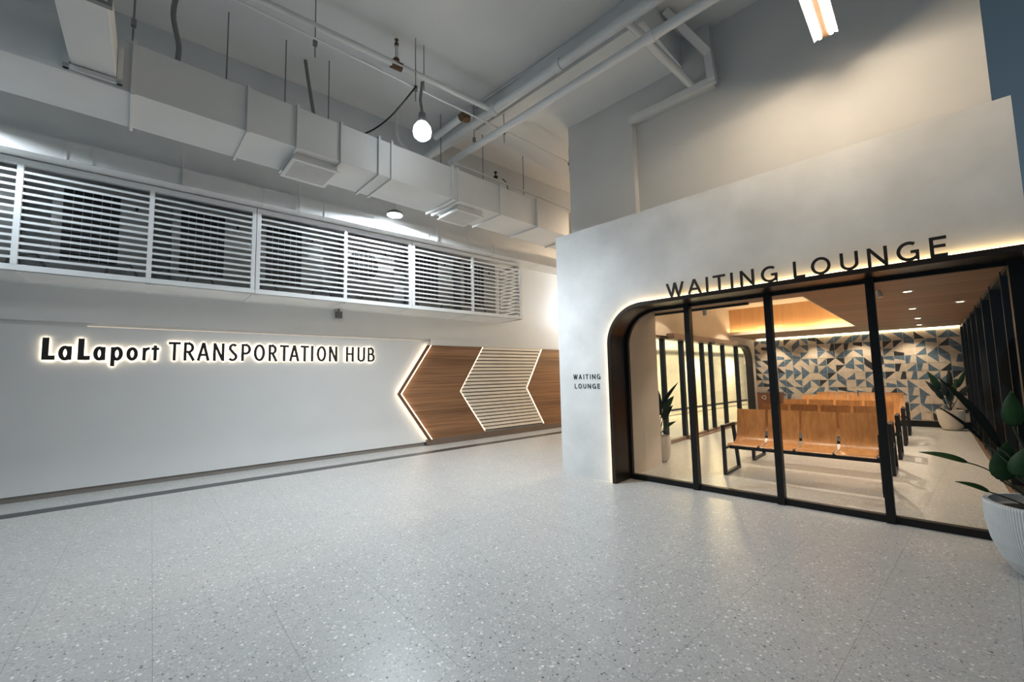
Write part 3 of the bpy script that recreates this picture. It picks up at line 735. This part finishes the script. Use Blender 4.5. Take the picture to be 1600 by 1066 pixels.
el = thing('pipe_elbow', 'brown rusty elbow on the short pipe', 'pipe fitting', (-5.50, 4.42, 6.22))
obj('elbow_body', MB().tube([(-0.04, 0, 0), (0.05, 0, 0.0), (0.11, 0, -0.04), (0.12, 0, -0.12)], 0.07, 10), m_rust, el, smooth=True)
sp1 = thing('sprinkler', 'upright sprinkler on a brown rusty tee of the branch pipe', 'sprinkler', (-5.235, 2.98, 6.25))
obj('tee', MB().tube([(-0.01, -0.08, 0), (0.01, 0.08, 0)], 0.062, 10).tube([(0, 0, 0), (0, 0, 0.1)], 0.045, 10), m_rust, sp1, smooth=True)
obj('riser', MB().tube([(0, 0, 0.1), (0, 0, 0.30)], 0.024, 10), m_pipe, sp1, smooth=True)
obj('sprinkler_head', MB().tube([(0, 0, 0.30), (0, 0, 0.35)], 0.03, 10).tube([(0, 0, 0.35), (0, 0, 0.40)], 0.012, 8).tube([(0, 0, 0.40), (0, 0, 0.408)], 0.03, 10), m_rust, sp1)
def rod(label, x, y, z0_, z1_=6.79, r=0.008):
    t = thing('hanger_rod', label, 'hanger rod', (x, y, z0_), 0, 'hanger rods below the ceiling')
    obj('rod', MB().tube([(0, 0, 0), (0, 0, z1_ - z0_)], r, 6), m_rod, t)
    obj('clamp', MB().box(-0.022, -0.022, 0.16, 0.022, 0.022, 0.24), m_rod, t)
rod('hanger rod holding the thin rail, nearest the top left edge of the photo', -5.32, 1.86, 5.80)
rod('hanger rod on the thin rail above the glowing pendant lamp', -5.15, 3.25, 5.78)
rod('hanger rod clamped to the sprinkler branch just right of the rusty tee', -5.185, 3.42, 6.05)
rod('hanger rod on the thin rail between the two thick pipes', -5.05, 5.0, 5.78)
rod('hanger rod on the thin rail in front of the bright slab, by the lounge wall', -4.93, 6.75, 5.78, 6.32)
rod('hanger rod at the crossing of the lower thick pipe', -5.62, 4.79, 5.80)
for u, lab in ((0.62, 'short hanger rod behind the big duct, right of the branch duct'), (1.35, 'hanger rod standing on the big duct near the grey hose'), (1.98, 'hanger rod standing on the big duct where the sagging cable lands'), (4.1, 'hanger rod over the big duct beyond the lower thick pipe'), (5.15, 'hanger rod over the big duct near the small black detector head'), (6.35, 'hanger rod over the big duct next to the lounge wall')):
    p = S(u, 6.6 + 0.04 * u, 0); rod(lab, p.x, p.y, 5.37, 6.79, 0.009)
p = S(-0.30, 5.9, 0); rod('long hanger rod at the left flange of the big duct', p.x, p.y - 0.0, 5.40, 6.79, 0.01)
def hose(label, pts, r, m=m_rod, name='flexible_conduit', cat='conduit'):
    P_ = [Vector(q) for q in pts]; out = []
    for i in range(len(P_) - 1):
        a, b, c, d = P_[max(i - 1, 0)], P_[i], P_[i + 1], P_[min(i + 2, len(P_) - 1)]
        for k in range(6):
            t_ = k / 6
            out.append(0.5 * ((2 * b) + (-a + c) * t_ + (2 * a - 5 * b + 4 * c - d) * t_ ** 2 + (-a + 3 * b - 3 * c + d) * t_ ** 3))
    out.append(P_[-1])
    return tag(obj(name, MB().tube(out, r, 8), m, smooth=True), label, cat)
hose('grey flexible conduit curving from the ceiling to the big duct near the branch', [S(0.07, 6.6, 6.78), S(0.03, 6.6, 6.4), S(0.1, 6.6, 6.0), S(0.12, 6.6, 5.72), S(0.4, 6.5, 5.66), S(0.55, 6.4, 5.42)], 0.03)
hose('grey flexible conduit hanging down behind the duct, left of the pendant lamp', [S(1.68, 6.9, 6.78), S(1.74, 6.9, 6.4), S(1.85, 6.9, 5.8), S(1.95, 6.85, 5.46)], 0.028)
hose('thin dark cable sagging from the duct to the thin rail', [S(2.08, 6.4, 5.44), S(2.4, 6.2, 5.5), S(2.6, 5.75, 5.62), S(2.82, 5.33, 5.98)], 0.012, m_blk, 'cable', 'cable')
hose('pale pipe bend beside the lamp behind the duct', [S(3.35, 7.1, 6.78), S(3.37, 7.1, 6.2), S(3.6, 7.0, 5.9)], 0.03, m_pipe)

hd = thing('detector', 'small black detector head on the thin pipe above the big duct', 'detector', S(5.05, 6.26, 5.57), RS)
obj('head', MB().lathe([(0.012, 0.0), (0.045, 0.03), (0.045, 0.05), (0.015, 0.07), (0.015, 0.12), (0.03, 0.13), (0.03, 0.15)], 14), m_blk, hd)
hose('curly brown cable hanging near the beam above the big duct', [S(5.85, 7.0, 6.1), S(5.9, 6.9, 5.95), S(5.83, 6.8, 5.78), S(5.92, 6.6, 5.64)], 0.012, m_rust, 'cable', 'cable')

# ================================================================== LAMPS
p1 = thing('pendant_lamp', 'bright glowing pendant lamp hanging from the thin rail in front of the big duct', 'lamp', S(2.87, 5.25, 5.237))
obj('bulb', MB().lathe([(0.02, 0.16), (0.08, 0.135), (0.12, 0.08), (0.135, 0.01), (0.12, -0.06), (0.07, -0.105), (0.01, -0.12)], 20), m_bulb, p1, smooth=True)
obj('lamp_cap', MB().lathe([(0.01, 0.30), (0.05, 0.29), (0.06, 0.18), (0.06, 0.15)], 16), m_grey, p1)
obj('cord', MB().tube([(0, 0, 0.3), (-0.02, -0.02, 0.5), (0.0, 0.0, 0.78)], 0.022, 8), m_rod, p1)
p2 = thing('pendant_lamp', 'saucer pendant lamp lighting the middle louvre screen', 'lamp', S(3.61, 7.75, 4.95))
obj('lamp_shade', MB().lathe([(0.02, 0.10), (0.08, 0.09), (0.16, 0.04), (0.17, 0.012), (0.16, 0.0)], 28), m_grey, p2, smooth=True)
obj('diffuser', MB().lathe([(0.14, 0.0), (0.145, -0.012), (0.08, -0.035), (0.005, -0.04)], 28), m_disc, p2, smooth=True)
obj('rod', MB().tube([(-0.02, 0, 0.08), (-0.02, 0, 0.55)], 0.01, 6).tube([(0.02, 0, 0.08), (0.02, 0, 0.55)], 0.008, 6), m_pipe, p2)
fl = thing('fluorescent_light', 'warm twin-tube fluorescent fitting hanging at top right', 'light', (-0.545, 5.03, 5.36))
obj('spine', MB().box(-0.026, -0.62, -0.004, 0.026, 0.62, 0.05), mat('spine_glow_tint', (0.045, 0.022, 0.008), 0.6), fl)  # white spine; its orange look between the tubes is painted into the colour
obj('reflector', MB().box(-0.02, -0.6, 0.05, 0.02, 0.6, 0.055).bar((-0.065, -0.62, 0.025), (-0.065, 0.62, 0.025), 0.10, 0.006, upv=(-0.5, 0, 1)).bar((0.065, -0.62, 0.025), (0.065, 0.62, 0.025), 0.10, 0.006, upv=(0.5, 0, 1)), m_louv, fl)
for x in (-0.052, 0.052):
    obj('tube', MB().tube([(x, -0.58, -0.005), (x, 0.58, -0.005)], 0.017, 10), m_tube, fl)
    for y in (-0.6, 0.6): obj('lamp_holder', MB().box(x - 0.016, y - 0.012, 0.0, x + 0.016, y + 0.012, 0.04), m_grey, fl)
obj('hanger', MB().tube([(0, 0.4, 0.05), (0, 0.4, 1.43)], 0.008, 6).tube([(0, -0.4, 0.05), (0, -0.4, 1.43)], 0.008, 6), m_rod, fl)
# lounge lights
DL = [(-0.14, 8.19), (-0.14, 10.69), (-0.10, 12.9), (-0.10, 14.9), (0.45, 10.25)]
LB = ['recessed downlight in the lounge ceiling, nearest the glass front', 'second recessed downlight from the glass front', 'third recessed downlight from the glass front', 'fourth recessed downlight, close to the tile wall', 'recessed downlight at the right edge of the lounge ceiling']
for (x, y), lb in zip(DL, LB):
    t = thing('downlight', lb, 'light', (x, y, CZ), 0, 'downlights of the lounge ceiling')
    obj('trim_ring', MB().lathe([(0.065, 0.0), (0.065, -0.008), (0.045, -0.010), (0.045, 0.0)], 20), m_white, t)
    obj('diffuser', MB().lathe([(0.044, -0.001), (0.044, -0.0105), (0.001, -0.011)], 20), m_dl, t)
    lamp('SPOT', 'downlight_or_fill_beam', (x, y, CZ - 0.03), 110, WARM, 0.05, (x, y, 0), 115, 0.7)
for y, e, xx in ((11.1, 620, (-1.6,)), (9.0, 60, (-3.3,)), (13.2, 120, (-3.2, -1.75))):
    for x in xx:
        lamp('SPOT', 'downlight_or_fill_beam', (x, y, RZ - 0.05), e, WARM, 0.025, (x, y - 0.01, 0), 114, 0.12)
for x in (-2.5, -1.45, -0.6):
    lamp('SPOT', 'downlight_or_fill_beam', (x, 7.30, CZ - 0.05), 85, WARM, 0.05, (x, 7.35, 0), 95, 0.8)  # added overhead beams to brighten the front bench seats, without fittings
for x in (-3.6, -2.5, -1.4, -0.3):
    lamp('SPOT', 'tile_wall_beam', (x, YB - 0.55, CZ - 0.03), 70, (1.0, 0.82, 0.6), 0.04, (x, YB - 0.1, 0.6), 95, 0.7)
tr = thing('track_light', 'black linear track with a white spotlight in front of the ceiling recess', 'light', (-2.75, 7.36, CZ))
obj('track', MB().box(-0.8, -0.025, -0.035, 0.78, 0.025, -0.001), m_blk, tr)
obj('spotlight', MB().tube([(0.1, 0.0, -0.03), (0.1, 0.01, -0.13)], 0.035, 14), m_white, tr, smooth=True)
s2 = thing('spotlight', 'small white spotlight under the wood ceiling next to the third mullion', 'light', (-0.43, 7.77, CZ))
obj('spot_body', MB().tube([(0, 0, -0.02), (0.02, -0.01, -0.10)], 0.032, 14), m_white, s2, smooth=True)
obj('spot_base', MB().tube([(0, 0, 0), (0, 0, -0.03)], 0.02, 10), m_white, s2)

# ================================================================== BENCHES
def make_bench(label, loc):
    t = thing('waiting_bench', label, 'bench', loc, 0, 'rows of plywood benches in the lounge')
    BW = 1.92                                    # between the arm frames; x from 0
    sw = 0.424; gp = 0.038
    prof = [(-0.02, 0.482), (0.0, 0.500), (0.06, 0.504), (0.20, 0.492), (0.30, 0.490), (0.36, 0.500), (0.41, 0.522), (0.45, 0.560), (0.48, 0.615), (0.505, 0.69), (0.54, 0.84), (0.575, 1.012)]
    for k in range(4):
        x0 = 0.055 + k * (sw + gp)
        mb = MB(); th = 0.014; rows = []
        for i, (y, z) in enumerate(prof):
            a = Vector(prof[max(i - 1, 0)]); b = Vector(prof[min(i + 1, len(prof) - 1)]); d = (b - a).normalized(); n = Vector((d.y, -d.x)) * th
            rows.append([mb.bm.verts.new(q) for q in ((x0, y, z), (x0 + sw, y, z), (x0 + sw, y + n.x, z + n.y), (x0, y + n.x, z + n.y))])
        for i in range(len(rows) - 1):
            for j in range(4): mb.bm.faces.new((rows[i][j], rows[i][(j + 1) % 4], rows[i + 1][(j + 1) % 4], rows[i + 1][j]))
        mb.bm.faces.new(rows[0][::-1]); mb.bm.faces.new(rows[-1])
        obj('seat_shell', mb, m_ply, t, smooth=True)
    obj('beam', MB().box(0.02, 0.20, 0.39, BW - 0.02, 0.28, 0.45), m_blk, t)
    for k in range(1, 4):
        x = 0.055 + k * (sw + gp) - gp / 2
        bk = obj('seat_bracket', MB().bar((x, 0.05, 0.475), (x, 0.40, 0.50), 0.03, 0.02).bar((x, 0.42, 0.50), (x, 0.475, 0.57), 0.034, 0.012, upv=(0, 1, 0)).bar((x, 0.484, 0.61), (x, 0.503, 0.67), 0.034, 0.012, upv=(0, 1, 0)), m_chrome, t)
        obj('bracket_stop', MB().box(x - 0.018, 0.462, 0.565, x + 0.018, 0.492, 0.605).box(x - 0.03, -0.01, 0.455, x + 0.03, 0.05, 0.485), m_blk, bk)
    for x in (0.0, BW):
        f = MB(); w = 0.045; dpt = 0.05
        f.bar((x, 0.0, 0.0), (x, 0.0, 0.775), dpt, w, upv=(0, 1, 0))
        f.bar((x, -0.022, 0.765), (x, 0.50, 0.765), dpt, w)
        f.bar((x, 0.49, 0.785), (x, 0.68, 0.0), dpt, w, upv=(0, 1, 0))
        f.bar((x, -0.022, 0.022), (x, 0.69, 0.022), dpt, w)
        f.bar((x, 0.0, 0.42), (x, 0.57, 0.42), dpt * .8, w * .8)
        obj('arm_frame', f, m_blk, t)
    return t
BY = (7.25, 8.73, 10.35, 12.2, 14.1)
BL = ['front row plywood bench with black arm frames, nearest the glass', 'second row plywood bench from the glass front', 'third row plywood bench from the glass front', 'fourth row plywood bench from the glass front', 'last row plywood bench, closest to the tile wall']
b0 = make_bench(BL[0], (-2.435, BY[0], 0))
for y, lb in zip(BY[1:], BL[1:]): dup(b0, (-2.42 + (y - 8.7) * 0.008, y, 0), lb)

# ================================================================== BIN, PLANTS
bn = thing('litter_bin', 'orange-brown recycling bin with a pale round symbol, at the tile wall', 'bin', (-3.75, 15.75, 0))
obj('bin_body', MB().box(-0.34, -0.2, 0, 0.34, 0.2, 0.93), m_bin, bn, bevel=0.01)
obj('bin_lid', MB().box(-0.35, -0.21, 0.93, 0.35, 0.21, 0.96), m_chrome, bn)
sy = MB()
for k in range(3):
    a0 = k * 120 + 12
    pts = arc(-0.14, 0.78, 0.055, a0, a0 + 92, 6)
    L, Rr = offset_poly(pts, 0.024)
    sy.prism([tuple(p) for p in L] + [tuple(p) for p in Rr[::-1]], -0.206, -0.199)
obj('recycling_symbol', sy, m_white, bn)
def blade(mb, base, tip, width, nrm, bend=0.06, fold=0.25, n=12):
    base, tip = Vector(base), Vector(tip); ax = tip - base; L = ax.length; nrm = Vector(nrm)
    side = ax.cross(nrm).normalized(); up_ = side.cross(ax).normalized()
    rows = []
    for i in range(n + 1):
        s_ = i / n
        w = width / 2 * max(0.02, 2.6 * (s_ + 0.01) ** 0.5 * (1 - s_))
        c = base + ax * s_ + up_ * bend * L * math.sin(PI * s_)
        rows.append([mb.bm.verts.new(c - side * w + up_ * w * fold), mb.bm.verts.new(c), mb.bm.verts.new(c + side * w + up_ * w * fold)])
    for a, b in zip(rows, rows[1:]):
        mb.bm.faces.new((a[0], a[1], b[1], b[0])); mb.bm.faces.new((a[1], a[2], b[2], b[1]))
    return mb
def leaf(parent, root, base, tip, width, nrm, m=m_leaf, sr=0.007, bend=0.06, sag=0.1):
    root, base = Vector(root), Vector(base)
    mid = (root + base) / 2 + Vector((0, 0, sag))
    pts = [root * (1 - t_) ** 2 + mid * 2 * t_ * (1 - t_) + base * t_ ** 2 for t_ in [k / 8 for k in range(9)]]
    lf = obj('leaf', blade(MB(), base, tip, width, nrm, bend), m, parent, smooth=True, solid=0.003)
    obj('leaf_stalk', MB().tube(pts, sr, 6), m_stem, lf, smooth=True)
PX, PY_ = 0.60, 5.30
pp = thing('potted_plant', 'dark leafy plant in a ribbed pale grey bowl pot, right front outside the lounge', 'plant', (PX, PY_, 0))
obj('pot', MB().lathe([(0.19, 0.0), (0.235, 0.02), (0.30, 0.12), (0.345, 0.25), (0.368, 0.40), (0.372, 0.54), (0.366, 0.56), (0.335, 0.56), (0.325, 0.50), (0.30, 0.47)], 264, ribs=1, depth=0.011), m_pot, pp)
obj('soil', MB().lathe([(0.32, 0.44), (0.318, 0.485), (0.2, 0.50), (0.01, 0.505)], 28), m_soil, pp)
def Lp(x, z, y=5.3): return (x - PX, y - PY_, z)
r0 = (-0.05, 0.0, 0.49)
VW = (-0.1, -1, 0.25)
leaf(pp, r0, Lp(0.17, 0.832), Lp(-0.125, 0.888), 0.075, (0.0, -0.55, 1), m_leaf, 0.006, 0.05, 0.14)
leaf(pp, r0, Lp(0.278, 0.607), Lp(0.085, 0.662), 0.062, (0.0, -0.5, 1), m_leaf, 0.006, 0.06, 0.02)
leaf(pp, (-0.03, 0.02, 0.49), Lp(0.345, 0.715), Lp(0.41, 1.04), 0.15, (0.1, -1, 0.1), m_leaf, 0.008, -0.05, 0.03)
leaf(pp, (0.0, 0.04, 0.49), Lp(0.447, 1.155), Lp(0.459, 1.445), 0.12, VW, m_leaf, 0.009, 0.03, 0.02)
leaf(pp, (0.0, 0.02, 0.49), Lp(0.36, 0.98), Lp(0.046, 1.557), 0.105, (0.9, -0.75, 0.6), m_leafd, 0.009, 0.05, 0.1)
leaf(pp, (-0.02, 0.0, 0.49), Lp(0.27, 1.02), Lp(0.015, 1.31), 0.05, (0.9, -0.6, 0.9), m_leafd, 0.008, 0.05, 0.12)
leaf(pp, (0.02, -0.02, 0.49), Lp(0.43, 0.755), Lp(0.53, 1.02), 0.13, (-0.2, -1, 0.2), m_leaf, 0.008, 0.04, 0.04)
for k, (bx, bz, tx, tz, w) in enumerate(((0.60, 1.05, 0.64, 1.5, 0.13), (0.75, 1.0, 0.95, 1.4, 0.16), (0.70, 0.8, 1.0, 0.95, 0.14), (0.60, 1.4, 0.66, 1.95, 0.15), (0.8, 1.25, 1.1, 1.6, 0.15), (0.66, 0.85, 0.68, 1.2, 0.12))):
    leaf(pp, (0.03 * (k % 3), 0.03, 0.49), Lp(bx, bz, 5.3 + 0.06 * (k % 3)), Lp(tx, tz, 5.3 + 0.1 * (k % 3)), w, (-0.2, -1, 0.3), m_leaf if k % 2 else m_leafd, 0.009, 0.05, 0.06)
# plant in the far right corner
bp = thing('potted_plant', 'dark plant in a white bowl pot in the corner by the tile wall', 'plant', (0.31, 15.9, 0))
obj('pot', MB().lathe([(0.13, 0.0), (0.18, 0.03), (0.23, 0.15), (0.26, 0.33), (0.27, 0.50), (0.265, 0.52), (0.24, 0.52), (0.23, 0.46)], 36), m_potw, bp, smooth=True)
obj('soil', MB().lathe([(0.23, 0.44), (0.228, 0.48), (0.01, 0.49)], 24), m_soil, bp)
random.seed(5)
for k, (tx, tz, bx, bz, w) in enumerate(((-0.36, 1.55, -0.16, 1.05, .16), (-0.30, 1.15, -0.12, 0.8, .13), (0.05, 1.62, 0.03, 1.1, .12), (0.36, 1.6, 0.16, 1.1, .10), (0.42, 1.2, 0.2, 0.9, .12), (-0.12, 1.35, -0.06, 0.9, .14), (0.18, 1.35, 0.08, 0.9, .12), (-0.42, 1.3, -0.2, 0.95, .10), (0.02, 1.1, 0.0, 0.75, .14))):
    leaf(bp, (0.02 * (k % 3 - 1), 0.0, 0.48), (bx, -0.05 * (k % 2), bz), (tx, -0.12 + 0.1 * (k % 3), tz), w, (0.3 * random.uniform(-1, 1), -1, 0.6), m_leafd if k % 3 else m_leaf, 0.008, 0.06, 0.03)
# plant behind the pier on the left
lp = thing('potted_plant', 'leafy plant in a tall pale pot half hidden behind the lounge pier', 'plant', (-3.72, 7.62, 0))
obj('pot', MB().lathe([(0.13, 0.0), (0.17, 0.04), (0.20, 0.15), (0.215, 0.30), (0.22, 0.47), (0.20, 0.47), (0.19, 0.42)], 32), m_potw, lp, smooth=True)
obj('soil', MB().lathe([(0.195, 0.40), (0.19, 0.43), (0.01, 0.44)], 20), m_soil, lp)
for k, (bx, bz, tx, tz, w) in enumerate(((0.05, 0.95, 0.02, 1.38, .14), (0.12, 1.05, 0.46, 1.48, .07), (0.16, 0.95, 0.34, 1.22, .13), (0.10, 0.78, 0.33, 1.05, .13), (0.12, 0.62, 0.36, 0.76, .07), (0.12, 0.58, 0.20, 0.50, .07), (0.0, 0.8, -0.2, 1.3, .12), (0.05, 0.85, 0.10, 1.25, .10))):
    leaf(lp, (0.02 * (k % 3 - 1), 0.0, 0.43), (bx, -0.02 * (k % 3), bz), (tx, -0.04 * (k % 2), tz), w, (0.2, -1, 0.4), m_leafd if k % 2 else m_leaf, 0.006, 0.06, 0.02)
